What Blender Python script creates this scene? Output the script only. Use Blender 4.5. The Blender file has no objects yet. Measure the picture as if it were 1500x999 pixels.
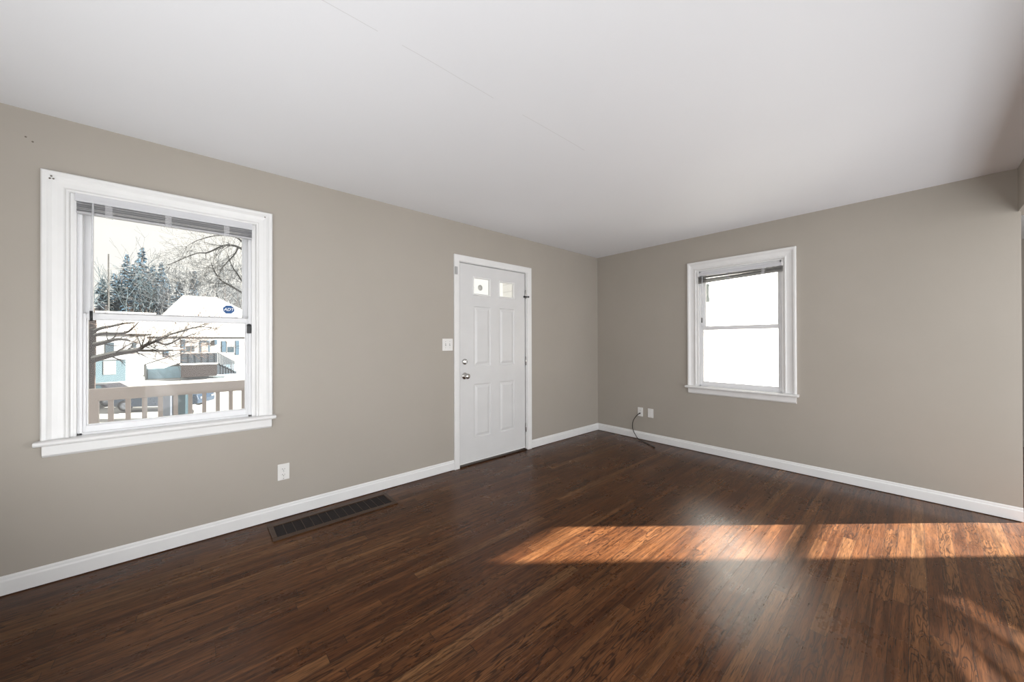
import bpy, math, random
from math import sin, cos, pi, radians
from mathutils import Vector, Matrix, Quaternion

C = bpy.context.scene.collection
SC = bpy.context.scene
random.seed(7)

# ------------------------------------------------------------------ camera
FPX = 519.88
YAW, PITCH, ROLL = 0.849707, 0.003448, -0.002845
CAM = Vector((-4.25095, -2.98858, 1.24626))
FWD = Vector((cos(YAW) * cos(PITCH), sin(YAW) * cos(PITCH), sin(PITCH)))
_r = Vector((sin(YAW), -cos(YAW), 0)); _u = _r.cross(FWD)
RGT = _r * cos(ROLL) + _u * sin(ROLL)
UPV = -_r * sin(ROLL) + _u * cos(ROLL)
cam = bpy.data.cameras.new('camera'); camo = bpy.data.objects.new('camera', cam); C.objects.link(camo)
cam.sensor_width = 36; cam.lens = 36 * FPX / 1500; cam.clip_start = .02; cam.clip_end = 400
M = Matrix((RGT, UPV, -FWD)).transposed().to_4x4(); M.translation = CAM
camo.matrix_world = M
SC.camera = camo

# ------------------------------------------------------------------ light
SUN_STRENGTH = 62.0
SKY = (0.97, 0.958, 0.92); SKY_STRENGTH = 1.16
FILL_FAR = 86.0      # unseen fill lamp added in the dining room, facing the long wall
FILL_BACK = 52.0      # unseen fill lamp added behind the camera
FILL_UP = 48.0        # unseen fill lamp added low in the dining room, aimed up at the ceiling
SC.view_settings.view_transform = 'Standard'; SC.view_settings.look = 'None'
SC.view_settings.exposure = 0.0; SC.view_settings.gamma = 1.0; SC.view_settings.use_curve_mapping = False
w = bpy.data.worlds.new('sky'); SC.world = w; w.use_nodes = True
bg = w.node_tree.nodes.get('Background') or w.node_tree.nodes.new('ShaderNodeBackground')
bg.inputs[0].default_value = (*SKY, 1); bg.inputs[1].default_value = SKY_STRENGTH
SUN_DIR = Vector((-1.175, 1, -.4785)).normalized()
s = bpy.data.lights.new('sun', 'SUN'); s.energy = SUN_STRENGTH; s.angle = radians(.6); s.color = (1, .965, .89)
so = bpy.data.objects.new('sun', s); C.objects.link(so); so.rotation_mode = 'QUATERNION'
so.rotation_quaternion = SUN_DIR.to_track_quat('-Z', 'Y'); so.location = (8, -12, 8)

def area(name, loc, d, sx, sy, e, col=(1, 1, 1)):
    l = bpy.data.lights.new(name, 'AREA'); l.shape = 'RECTANGLE'; l.size = sx; l.size_y = sy; l.energy = e; l.color = col
    o = bpy.data.objects.new(name, l); C.objects.link(o); o.location = loc
    o.rotation_mode = 'QUATERNION'; o.rotation_quaternion = Vector(d).normalized().to_track_quat('-Z', 'Y')
    return o
area('dining_fill', (-2.2, -5.3, 1.35), (0, 1, .12), 5.2, 1.9, FILL_FAR, (.97, .985, 1))
area('back_fill', (-5.1, -1.9, 1.15), (1, .25, .6), 2.6, 1.5, FILL_BACK, (.97, .985, 1))
area('ceiling_fill', (-2.6, -4.75, .35), (0, .75, .8), 4.6, .9, FILL_UP, (.92, .965, 1))

# ------------------------------------------------------------------ node helpers / materials
class NT:
    def __init__(self, name):
        self.mat = bpy.data.materials.new(name); self.mat.use_nodes = True
        self.t = self.mat.node_tree; self.n = self.t.nodes; self.n.clear()
        self.out = self.n.new('ShaderNodeOutputMaterial')
    def put(self, sock, v):
        if v is None: return
        if hasattr(v, 'is_output'): self.t.links.new(v, sock)
        elif isinstance(v, (tuple, list)):
            sock.default_value = tuple(v) if len(v) == len(sock.default_value) else (*v, 1)
        else: sock.default_value = v
    def node(self, typ, props=None, **ins):
        nd = self.n.new(typ)
        for k, v in (props or {}).items(): setattr(nd, k, v)
        for k, v in ins.items(): self.put(nd.inputs[k.replace('_', ' ')], v)
        return nd
    def m(self, op, a, b=None, c=None, clamp=False):
        nd = self.n.new('ShaderNodeMath'); nd.operation = op; nd.use_clamp = clamp
        for i, v in enumerate((a, b, c)): self.put(nd.inputs[i], v)
        return nd.outputs[0]
    def xyz(self, x, y, z):
        nd = self.n.new('ShaderNodeCombineXYZ')
        for i, v in enumerate((x, y, z)): self.put(nd.inputs[i], v)
        return nd.outputs[0]
    def pos(self, obj=True):
        if obj: p = self.n.new('ShaderNodeTexCoord').outputs['Object']
        else: p = self.n.new('ShaderNodeNewGeometry').outputs['Position']
        sp = self.n.new('ShaderNodeSeparateXYZ'); self.t.links.new(p, sp.inputs[0])
        return p, sp.outputs[0], sp.outputs[1], sp.outputs[2]
    def noise(self, vec, scale, detail=2, rough=.5):
        nd = self.n.new('ShaderNodeTexNoise'); self.put(nd.inputs['Vector'], vec)
        nd.inputs['Scale'].default_value = scale; nd.inputs['Detail'].default_value = detail; nd.inputs['Roughness'].default_value = rough
        return nd.outputs[0]
    def ramp(self, f, stops):
        nd = self.n.new('ShaderNodeValToRGB'); self.put(nd.inputs[0], f); e = nd.color_ramp.elements
        while len(e) < len(stops): e.new(.5)
        for el, (p, c) in zip(e, stops):
            el.position = p; el.color = (*c, 1) if len(c) == 3 else c
        return nd.outputs[0]
    def mix(self, f, a, b, typ='MIX'):
        nd = self.n.new('ShaderNodeMix'); nd.data_type = 'RGBA'; nd.blend_type = typ
        self.put(nd.inputs[0], f); self.put(nd.inputs[6], a); self.put(nd.inputs[7], b)
        return nd.outputs[2]
    def bump(self, h, strength=.2, dist=.002):
        nd = self.n.new('ShaderNodeBump'); nd.inputs['Strength'].default_value = strength; nd.inputs['Distance'].default_value = dist
        self.put(nd.inputs['Height'], h); return nd.outputs[0]
    def bsdf(self, color, rough=.5, metal=0, spec=.5, normal=None, **kw):
        b = self.n.new('ShaderNodeBsdfPrincipled')
        self.put(b.inputs['Base Color'], color); self.put(b.inputs['Roughness'], rough)
        b.inputs['Metallic'].default_value = metal; self.put(b.inputs['Specular IOR Level'], spec)
        if normal is not None: self.put(b.inputs['Normal'], normal)
        for k, v in kw.items(): self.put(b.inputs[k.replace('_', ' ')], v)
        self.t.links.new(b.outputs[0], self.out.inputs[0]); return self.mat

def plain(name, col, rough=.5, metal=0, spec=.5, var=.06, scale=8, bump=0, bscale=60):
    n = NT(name); p, x, y, z = n.pos()
    f = n.noise(p, scale, 3)
    a = tuple(c * (1 - var) for c in col); b = tuple(min(1, c * (1 + var)) for c in col)
    nm = n.bump(n.noise(p, bscale, 2), bump) if bump else None
    return n.bsdf(n.ramp(f, [(.3, a), (.7, b)]), rough, metal, spec, nm)

def mat_wall():
    n = NT('greige_wall_paint'); p, x, y, z = n.pos(False)
    f = n.noise(p, 1.3, 4, .6)
    col = n.ramp(f, [(.25, (.405, .370, .322)), (.75, (.435, .398, .350))])
    g = n.noise(p, 420, 2); g2 = n.noise(p, 14, 3)
    h = n.m('ADD', g, n.m('MULTIPLY', g2, 2.0))
    return n.bsdf(col, .52, 0, .35, n.bump(h, .1, .002))

def mat_ceiling():
    n = NT('ceiling_paint'); p, x, y, z = n.pos(False)
    f = n.noise(p, .9, 3)
    col = n.ramp(f, [(.25, (.82, .83, .855)), (.75, (.85, .86, .885))])
    # hairline plasterboard joint running parallel to the long wall
    wob = n.m('MULTIPLY', n.m('SUBTRACT', n.noise(n.xyz(x, 0.0, 0.0), 1.2, 3), .5), .03)
    d = n.m('ABSOLUTE', n.m('SUBTRACT', n.m('ADD', y, 1.632), wob))
    brk = n.m('GREATER_THAN', n.noise(n.xyz(x, 3.0, 0.0), 2.1, 2), .43)
    line = n.m('MULTIPLY', n.m('LESS_THAN', d, .0016), brk)
    fade = n.m('LESS_THAN', x, -2.45)
    line = n.m('MULTIPLY', line, fade)
    col = n.mix(n.m('MULTIPLY', line, .35), col, (.5, .49, .48))
    g = n.noise(p, 160, 3)
    return n.bsdf(col, .9, 0, .2, n.bump(g, .12, .002))

def mat_floor():
    n = NT('dark_oak_strip_floor'); p, x, y, z = n.pos(False)
    W, L = .057, .95
    v = n.m('DIVIDE', y, W); row = n.m('FLOOR', v); ry = n.m('FRACT', v)
    wn = n.node('ShaderNodeTexWhiteNoise', {'noise_dimensions': '1D'}); n.put(wn.inputs['W'], row)
    r1 = wn.outputs['Value']
    xs = n.m('ADD', n.m('DIVIDE', x, n.m('ADD', L, n.m('MULTIPLY', r1, .5))), n.m('MULTIPLY', r1, 17.3))
    colm = n.m('FLOOR', xs); rx = n.m('FRACT', xs)
    w2 = n.node('ShaderNodeTexWhiteNoise', {'noise_dimensions': '2D'}); n.put(w2.inputs['Vector'], n.xyz(row, colm, 0.0))
    idv = w2.outputs['Value']
    base = n.ramp(idv, [(0, (.084, .029, .0090)), (.35, (.107, .040, .0130)), (.7, (.122, .048, .0165)), (.9, (.140, .060, .022)), (1, (.165, .078, .031))])
    # long soft streaks along the board
    gv = n.xyz(n.m('ADD', n.m('MULTIPLY', x, 2.2), n.m('MULTIPLY', idv, 40)), n.m('MULTIPLY', y, 46), n.m('MULTIPLY', idv, 9))
    st = n.noise(gv, 1.0, 5, .62)
    base = n.mix(n.ramp(st, [(.38, (0, 0, 0)), (.66, (1, 1, 1))]), n.mix(1.0, base, (.52, .47, .44), 'MULTIPLY'), n.mix(1.0, base, (1.25, 1.26, 1.28), 'MULTIPLY'))
    # cathedral figure: warped bands
    warp = n.noise(n.xyz(n.m('ADD', n.m('MULTIPLY', x, 3.0), n.m('MULTIPLY', idv, 25)), n.m('MULTIPLY', y, 22), idv), 1.0, 2)
    band = n.m('SINE', n.m('ADD', n.m('MULTIPLY', warp, 70), n.m('MULTIPLY', y, 120)))
    strong = n.ramp(n.m('FRACT', n.m('MULTIPLY', idv, 7.7)), [(.35, (.3, .3, .3)), (.9, (1, 1, 1))])
    bm = n.m('MULTIPLY', n.ramp(band, [(.35, (0, 0, 0)), (.95, (1, 1, 1))]), strong)
    base = n.mix(bm, base, n.mix(1.0, base, (.3, .26, .22), 'MULTIPLY'))
    # pores: short dark dashes along the grain
    pv = n.xyz(n.m('MULTIPLY', x, 13), n.m('MULTIPLY', y, 300), n.m('MULTIPLY', idv, 5))
    po = n.noise(pv, 1.0, 2)
    base = n.mix(n.ramp(po, [(.55, (0, 0, 0)), (.68, (.8, .8, .8))]), base, (.016, .007, .003))
    # joints
    e1 = n.m('MINIMUM', ry, n.m('SUBTRACT', 1.0, ry)); g1 = n.m('LESS_THAN', e1, .017)
    e2 = n.m('MINIMUM', rx, n.m('SUBTRACT', 1.0, rx)); g2 = n.m('LESS_THAN', e2, .0012)
    gap = n.m('MAXIMUM', g1, g2)
    base = n.mix(n.m('MULTIPLY', gap, .7), base, (.012, .006, .003))
    # fine pale scuffs
    sc = n.noise(n.xyz(n.m('MULTIPLY', x, 5), n.m('MULTIPLY', y, 48), 0.0), 2.0, 4, .7)
    base = n.mix(n.ramp(sc, [(.76, (0, 0, 0)), (.82, (.3, .3, .3))]), base, (.42, .34, .26))
    rough = n.m('ADD', .15, n.m('MULTIPLY', n.noise(p, 3.5, 5, .65), .22))
    rough = n.m('ADD', rough, n.m('MULTIPLY', st, .06))
    h = n.m('SUBTRACT', n.m('ADD', n.m('MULTIPLY', st, .5), n.m('MULTIPLY', po, -.35)), n.m('MULTIPLY', gap, .9))
    return n.bsdf(base, rough, 0, .22, n.bump(h, .3, .0016), Anisotropic=.65, Tangent=n.xyz(0.0, 1.0, 0.0))

def mat_glass():
    n = NT('window_glass'); fr = n.node('ShaderNodeFresnel'); fr.inputs['IOR'].default_value = 1.4
    t = n.node('ShaderNodeBsdfTransparent', Color=(.955, .955, .93, 1)); g = n.node('ShaderNodeBsdfGlossy', Roughness=.02)
    mx = n.n.new('ShaderNodeMixShader'); n.t.links.new(fr.outputs[0], mx.inputs[0])
    tl = n.node('ShaderNodeBsdfTranslucent', Color=(.9, .9, .88, 1)); m0 = n.n.new('ShaderNodeMixShader'); m0.inputs[0].default_value = .05   # pale veil mixed into the pane for outdoor haze and glare
    n.t.links.new(t.outputs[0], m0.inputs[1]); n.t.links.new(tl.outputs[0], m0.inputs[2])
    n.t.links.new(m0.outputs[0], mx.inputs[1]); n.t.links.new(g.outputs[0], mx.inputs[2]); n.t.links.new(mx.outputs[0], n.out.inputs[0])
    return n.mat

def mat_clear(name, col, alpha):
    n = NT(name); t = n.node('ShaderNodeBsdfTransparent'); d = n.node('ShaderNodeBsdfPrincipled', Base_Color=(*col, 1), Roughness=.2)
    mx = n.n.new('ShaderNodeMixShader'); mx.inputs[0].default_value = alpha
    n.t.links.new(t.outputs[0], mx.inputs[1]); n.t.links.new(d.outputs[0], mx.inputs[2]); n.t.links.new(mx.outputs[0], n.out.inputs[0])
    return n.mat

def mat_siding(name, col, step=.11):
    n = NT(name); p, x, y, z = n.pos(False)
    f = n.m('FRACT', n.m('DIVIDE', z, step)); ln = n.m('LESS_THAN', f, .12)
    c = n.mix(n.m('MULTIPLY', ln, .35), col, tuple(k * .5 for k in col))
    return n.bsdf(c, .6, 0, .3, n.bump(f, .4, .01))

def mat_door():
    n = NT('door_white_paint'); p, x, y, z = n.pos()
    f = n.noise(p, 5, 3); g = n.noise(n.xyz(n.m('MULTIPLY', x, 6), y, z), 22, 3)
    return n.bsdf(n.ramp(f, [(.3, (.70, .70, .70)), (.7, (.735, .735, .735))]), .27, 0, .5, n.bump(g, .10, .004))

MW, MC, MF = mat_wall(), mat_ceiling(), mat_floor()
TRIM = plain('white_trim_paint', (.83, .83, .825), .33, 0, .5, .02, 6, .05, 30)
VINYL = plain('white_vinyl', (.80, .805, .82), .35, 0, .5, .015)
DOORP = mat_door()
GLASS = mat_glass()
CHROME = plain('satin_nickel', (.62, .61, .59), .2, 1, .5, .05, 30)
DARKM = plain('black_metal', (.02, .02, .022), .4, 0, .5, .1)
BRONZE = plain('brown_enamel', (.058, .030, .016), .42, 0, .25, .1, 20)
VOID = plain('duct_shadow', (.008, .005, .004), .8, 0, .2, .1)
PLATE = plain('white_plastic', (.82, .81, .79), .3, 0, .5, .02)
SLOT = plain('slot_dark', (.05, .05, .05), .6, 0, .3, .1)
SLATM = plain('blind_slat_vinyl', (.50, .50, .515), .4, 0, .5, .03)
SLATD = plain('backlit_slat', (.26, .255, .245), .4, 0, .5, .03)  # slats coloured darker to stand for backlight
HEADM = plain('blind_headrail_metal', (.66, .665, .69), .35, 0, .5, .02)
CLIP = mat_clear('clear_plastic', (.85, .85, .88), .22)
WANDM = mat_clear('clear_wand', (.8, .82, .85), .45)
BLUE = plain('sticker_blue', (.012, .09, .28), .4, 0, .5, .05)
WHITEINK = plain('sticker_white', (.85, .88, .9), .5, 0, .3, .02)
RUBBER = plain('black_cable', (.03, .026, .022), .5, 0, .4, .1)
THRESH = plain('dark_threshold', (.035, .018, .01), .5, 0, .4, .3, 15)
SENSOR = plain('grey_plastic', (.42, .42, .42), .5, 0, .4, .03)
HOLE = plain('hole_dark', (.19, .165, .14), .9, 0, .1, .1)
# outdoors
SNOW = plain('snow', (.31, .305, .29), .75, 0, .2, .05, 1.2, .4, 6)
RAILP = plain('porch_mauve_paint', (.50, .44, .415), .6, 0, .3, .06, 4)
BARK = plain('bark', (.055, .04, .034), .9, 0, .1, .3, 14, .5, 20)
TWIG = plain('grey_twigs', (.055, .060, .066), .9, 0, .1, .25, 3)
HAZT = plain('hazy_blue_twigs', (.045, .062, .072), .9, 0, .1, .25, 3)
PALET = plain('pale_frosted_twigs', (.10, .10, .10), .9, 0, .1, .25, 3)
HAZY = plain('hazy_blue_needles', (.048, .086, .125), .9, 0, .1, .35, 1.5)  # bluish distance haze put into the needle colour
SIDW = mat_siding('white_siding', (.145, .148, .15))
SIDN = mat_siding('neighbour_siding', (.92, .92, .91), .2)
FOUND = plain('shade_blue_block', (.40, .58, .70), .8, 0, .2, .1, 3)  # blue of the open shade put into the block colour
SHUT = plain('navy_shutter', (.010, .025, .04), .6, 0, .3, .15, 6)
PANEO = plain('dark_window_pane', (.012, .02, .026), .15, 0, .5, .2, 4)
DECKB = plain('brown_deck_board', (.0045, .0028, .003), .7, 0, .2, .25, 9)
DECKR = plain('blue_grey_deck_rail', (.010, .014, .019), .7, 0, .2, .2)
CARP = plain('dark_blue_car_paint', (.006, .013, .024), .25, 0, .5, .1)
CARK = plain('black_car_paint', (.006, .006, .009), .3, 0, .5, .1)
TYRE = plain('tyre_rubber', (.008, .008, .009), .8, 0, .2, .1)
ALLOY = plain('alloy_wheel', (.12, .13, .15), .3, .6, .5, .1)
BINT = plain('teal_bin', (.0018, .011, .016), .5, 0, .4, .1)
BING = plain('grey_bin', (.030, .035, .045), .5, 0, .4, .1)
POLE = plain('weathered_pole', (.03, .03, .03), .9, 0, .1, .2)
ROOFT = plain('roof_shingle', (.10, .10, .11), .9, 0, .1, .2)
GARD = plain('pale_garage_door', (.12, .12, .122), .5, 0, .3, .03)

# ------------------------------------------------------------------ geometry helpers
class MB:
    def __init__(self): self.v, self.f, self.sm = [], [], []
    def add(self, vs, fs, smooth=False):
        o = len(self.v); self.v += [tuple(a) for a in vs]
        for f in fs: self.f.append([i + o for i in f]); self.sm.append(smooth)
        return self
    def box(self, x0, x1, y0, y1, z0, z1):
        return self.add([(x0, y0, z0), (x1, y0, z0), (x1, y1, z0), (x0, y1, z0), (x0, y0, z1), (x1, y0, z1), (x1, y1, z1), (x0, y1, z1)],
                        [(0, 3, 2, 1), (4, 5, 6, 7), (0, 1, 5, 4), (1, 2, 6, 5), (2, 3, 7, 6), (3, 0, 4, 7)])
    def quad(self, *p): return self.add(p, [tuple(range(len(p)))])
    def prism(self, poly, y0, y1, axis='y'):
        n = len(poly)
        if axis == 'y': a = [(x, y0, z) for x, z in poly] + [(x, y1, z) for x, z in poly]
        elif axis == 'x': a = [(y0, x, z) for x, z in poly] + [(y1, x, z) for x, z in poly]
        else: a = [(x, z, y0) for x, z in poly] + [(x, z, y1) for x, z in poly]
        fs = [tuple(range(n)), tuple(range(2 * n - 1, n - 1, -1))]
        fs += [(i, i + n, (i + 1) % n + n, (i + 1) % n) for i in range(n)]
        return self.add(a, fs)
    def tube(self, pts, rad, seg=8, cap=True):
        pts = [Vector(p) for p in pts]; n = len(pts)
        if not hasattr(rad, '__len__'): rad = [rad] * n
        d0 = (pts[1] - pts[0]).normalized()
        a = d0.orthogonal().normalized(); vs = []
        for i, p in enumerate(pts):
            d = (pts[min(i + 1, n - 1)] - pts[max(i - 1, 0)]).normalized()
            a = (a - d * a.dot(d)); a = a.normalized() if a.length > 1e-6 else d.orthogonal().normalized()
            b = d.cross(a)
            for k in range(seg):
                t = 2 * pi * k / seg; vs.append(p + (a * cos(t) + b * sin(t)) * rad[i])
        fs = [(i * seg + k, i * seg + (k + 1) % seg, (i + 1) * seg + (k + 1) % seg, (i + 1) * seg + k) for i in range(n - 1) for k in range(seg)]
        if cap: fs += [tuple(range(seg - 1, -1, -1)), tuple(range((n - 1) * seg, n * seg))]
        return self.add(vs, fs, True)
    def lathe(self, prof, origin, axis, seg=24):
        ax = Vector(axis).normalized(); a = ax.orthogonal().normalized(); b = ax.cross(a); o = Vector(origin); vs = []
        for r, h in prof:
            for k in range(seg):
                t = 2 * pi * k / seg; vs.append(o + ax * h + (a * cos(t) + b * sin(t)) * max(r, 1e-5))
        n = len(prof)
        fs = [(i * seg + k, i * seg + (k + 1) % seg, (i + 1) * seg + (k + 1) % seg, (i + 1) * seg + k) for i in range(n - 1) for k in range(seg)]
        fs += [tuple(range(seg - 1, -1, -1)), tuple(range((n - 1) * seg, n * seg))]
        return self.add(vs, fs, True)
    def sweep(self, prof, corners, y_sign=-1):
        """mitred profile around three or four sides of an opening; prof=(out from opening, out of wall)"""
        rings = []
        for (cx, cz, dx, dz) in corners: rings.append([(cx + dx * p, y_sign * q, cz + dz * p) for p, q in prof])
        n = len(prof); vs = [v for r in rings for v in r]; fs = []
        for i in range(len(rings) - 1):
            for k in range(n): fs.append((i * n + k, i * n + (k + 1) % n, (i + 1) * n + (k + 1) % n, (i + 1) * n + k))
        fs += [tuple(range(n)), tuple(range(len(vs) - 1, len(vs) - n - 1, -1))]
        return self.add(vs, fs)
    def build(self, name, mat, parent=None, loc=None, bevel=0, seg=2):
        me = bpy.data.meshes.new(name); me.from_pydata(self.v, [], self.f); me.update()
        for p, sflag in zip(me.polygons, self.sm): p.use_smooth = sflag
        me.materials.append(mat)
        import bmesh
        bm = bmesh.new(); bm.from_mesh(me); bmesh.ops.recalc_face_normals(bm, faces=bm.faces); bm.to_mesh(me); bm.free()
        o = bpy.data.objects.new(name, me); C.objects.link(o)
        if parent: o.parent = parent
        if loc: o.location = loc
        if bevel:
            b = o.modifiers.new('bevel', 'BEVEL'); b.width = bevel; b.segments = seg; b.limit_method = 'ANGLE'; b.angle_limit = radians(40)
        return o

def tag(o, label, cat, group=None, kind=None):
    o['label'] = label; o['category'] = cat
    if group: o['group'] = group
    if kind: o['kind'] = kind
    return o
def thing(name, label, cat, loc=(0, 0, 0), rz=0, group=None, kind=None):
    o = bpy.data.objects.new(name, None); C.objects.link(o); o.location = loc; o.rotation_euler = (0, 0, rz); o.empty_display_size = .1
    return tag(o, label, cat, group, kind)
def ray(px, py): return FWD + RGT * ((px - 750) / FPX) - UPV * ((py - 499.5) / FPX)
def at(px, py, depth): return CAM + ray(px, py) * depth
def on_y(px, py, Y):
    d = ray(px, py); return CAM + d * ((Y - CAM.y) / d.y)
def on_x(px, py, X):
    d = ray(px, py); return CAM + d * ((X - CAM.x) / d.x)

# ------------------------------------------------------------------ room shell
XB, YD, XD, H, TH = -5.2, -5.5, 3.0, 2.44, .15
def wall_y(y0, y1, x0, x1, holes, z0=0, z1=H):
    m = MB(); cur = x0
    for (a, b, c, d) in sorted(holes):
        m.box(cur, a, y0, y1, z0, z1)
        if c > z0: m.box(a, b, y0, y1, z0, c)
        if d < z1: m.box(a, b, y0, y1, d, z1)
        cur = b
    m.box(cur, x1, y0, y1, z0, z1); return m
W1X, W2Y = -4.369, -1.745
OPW, OPZ0, OPZ1 = .405, .735, 2.055
o = wall_y(0, TH, XB - TH, TH, [(W1X - OPW, W1X + OPW, OPZ0, OPZ1), (-2.325, -1.393, -.02, 2.055)]).build('wall_left', MW)
tag(o, 'greige painted long wall with the larger window and the white door', 'wall', kind='structure')
m = MB()
m.box(0, TH, -3.472, W2Y - OPW, 0, H); m.box(0, TH, W2Y + OPW, 0, 0, H)
m.box(0, TH, W2Y - OPW, W2Y + OPW, 0, OPZ0); m.box(0, TH, W2Y - OPW, W2Y + OPW, OPZ1, H)
tag(m.build('wall_right', MW), 'greige painted wall with the small bright window and two outlets', 'wall', kind='structure')
m = MB(); m.box(XB - TH, XB, YD, 0, 0, H)
tag(m.build('wall_back', MW), 'greige wall behind the viewer', 'wall', kind='structure')
m = MB(); m.box(-4.95, TH, -3.58, -3.46, 2.14, H); m.box(XB, -4.95, -3.58, -3.46, 0, H)
tag(m.build('wall_front', MW), 'greige header wall over the wide opening to the dining room', 'wall', kind='structure')
m = MB(); m.box(TH, XD, -3.46, -3.34, 0, H); m.box(XD, XD + .1, YD, -3.34, 0, H)
tag(m.build('wall_dining', MW), 'greige dining room wall past the end of the right wall', 'wall', kind='structure')
fw = wall_y(YD - .04, YD, XB - TH, XD + .1, [(.62, 1.36, .98, 1.30), (1.812, 2.499, .79, 1.969)])  # smaller opening added to let in the floor streaks
tag(fw.build('wall_far', MW), 'greige dining room wall with a window facing the sun and an added opening for floor streaks', 'wall', kind='structure')
m = MB(); m.box(1.80, 2.51, YD - .035, YD - .015, 1.418, 1.466)
tag(m.build('trim_1', TRIM), 'white meeting rail of the dining room window', 'trim', kind='structure')
m = MB()
for poly in ([(.60, .97), (1.38, .97), (1.38, 1.161), (.60, .993)], [(.60, 1.006), (1.38, 1.174), (1.38, 1.198), (.60, 1.060)],
             [(.60, 1.067), (.97, 1.133), (1.38, 1.198), (1.38, 1.226), (1.25, 1.209), (.60, 1.110)], [(.60, 1.132), (1.25, 1.209), (1.38, 1.226), (1.38, 1.32), (.60, 1.32)]):
    m.prism(poly, YD - .03, YD - .02)  # slitted mask added out of view to cut sunlight into streaks
tag(m.build('streak_mask', TRIM), 'unseen slitted mask added to shape the sun streaks on the floor', 'trim', kind='structure')
m = MB(); m.box(XB - TH, TH, YD - .04, TH, -.12, 0); m.box(TH, XD + .1, YD - .04, -3.34, -.12, 0)
tag(m.build('floor', MF), 'dark stained oak strip floor with worn satin finish', 'floor', kind='structure')
m = MB(); m.box(XB - TH, TH, YD - .04, TH, H, H + .12); m.box(TH, XD + .1, YD - .04, -3.34, H, H + .12)
tag(m.build('ceiling', MC), 'smooth white ceiling with a hairline joint', 'ceiling', kind='structure')
m = MB(); m.prism([(-6.1, 2.58), (.55, 2.58), (.55, 2.68), (-2.75, 4.2), (-6.1, 2.68)], -5.8, .45, 'x'); m.prism([(YD - .5, 2.57), (-2.95, 2.57), (-2.95, 2.66), (-4.4, 3.7), (YD - .5, 2.66)], .45, XD + .5, 'x')  # unseen roof added to cast the house shadow and stop stray sun
tag(m.build('roof', ROOFT), 'unseen shingled roof of the house, added to block the sun', 'roof', kind='structure')

# baseboards: profile with a stepped cap, stopping at the casing
def base_prof(): return [(0, .005), (-.014, .005), (-.014, .071), (-.0125, .074), (-.008, .078), (-.0075, .089), (-.004, .095), (0, .096)]
def baseboard_x(name, x0, x1, label):
    m = MB(); m.prism(base_prof(), x0, x1, 'x'); return tag(m.build(name, TRIM), label, 'baseboard', kind='structure')
baseboard_x('baseboard_left', XB, -2.386, 'white baseboard along the long wall left of the door')
baseboard_x('baseboard_corner', -1.327, 0, 'short white baseboard between door and room corner')
m = MB(); m.prism(base_prof(), -3.472, 0, 'y')
# prism along y: profile x=out of wall
tag(m.build('baseboard_right', TRIM), 'white baseboard along the wall with the small window', 'baseboard', kind='structure')

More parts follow.
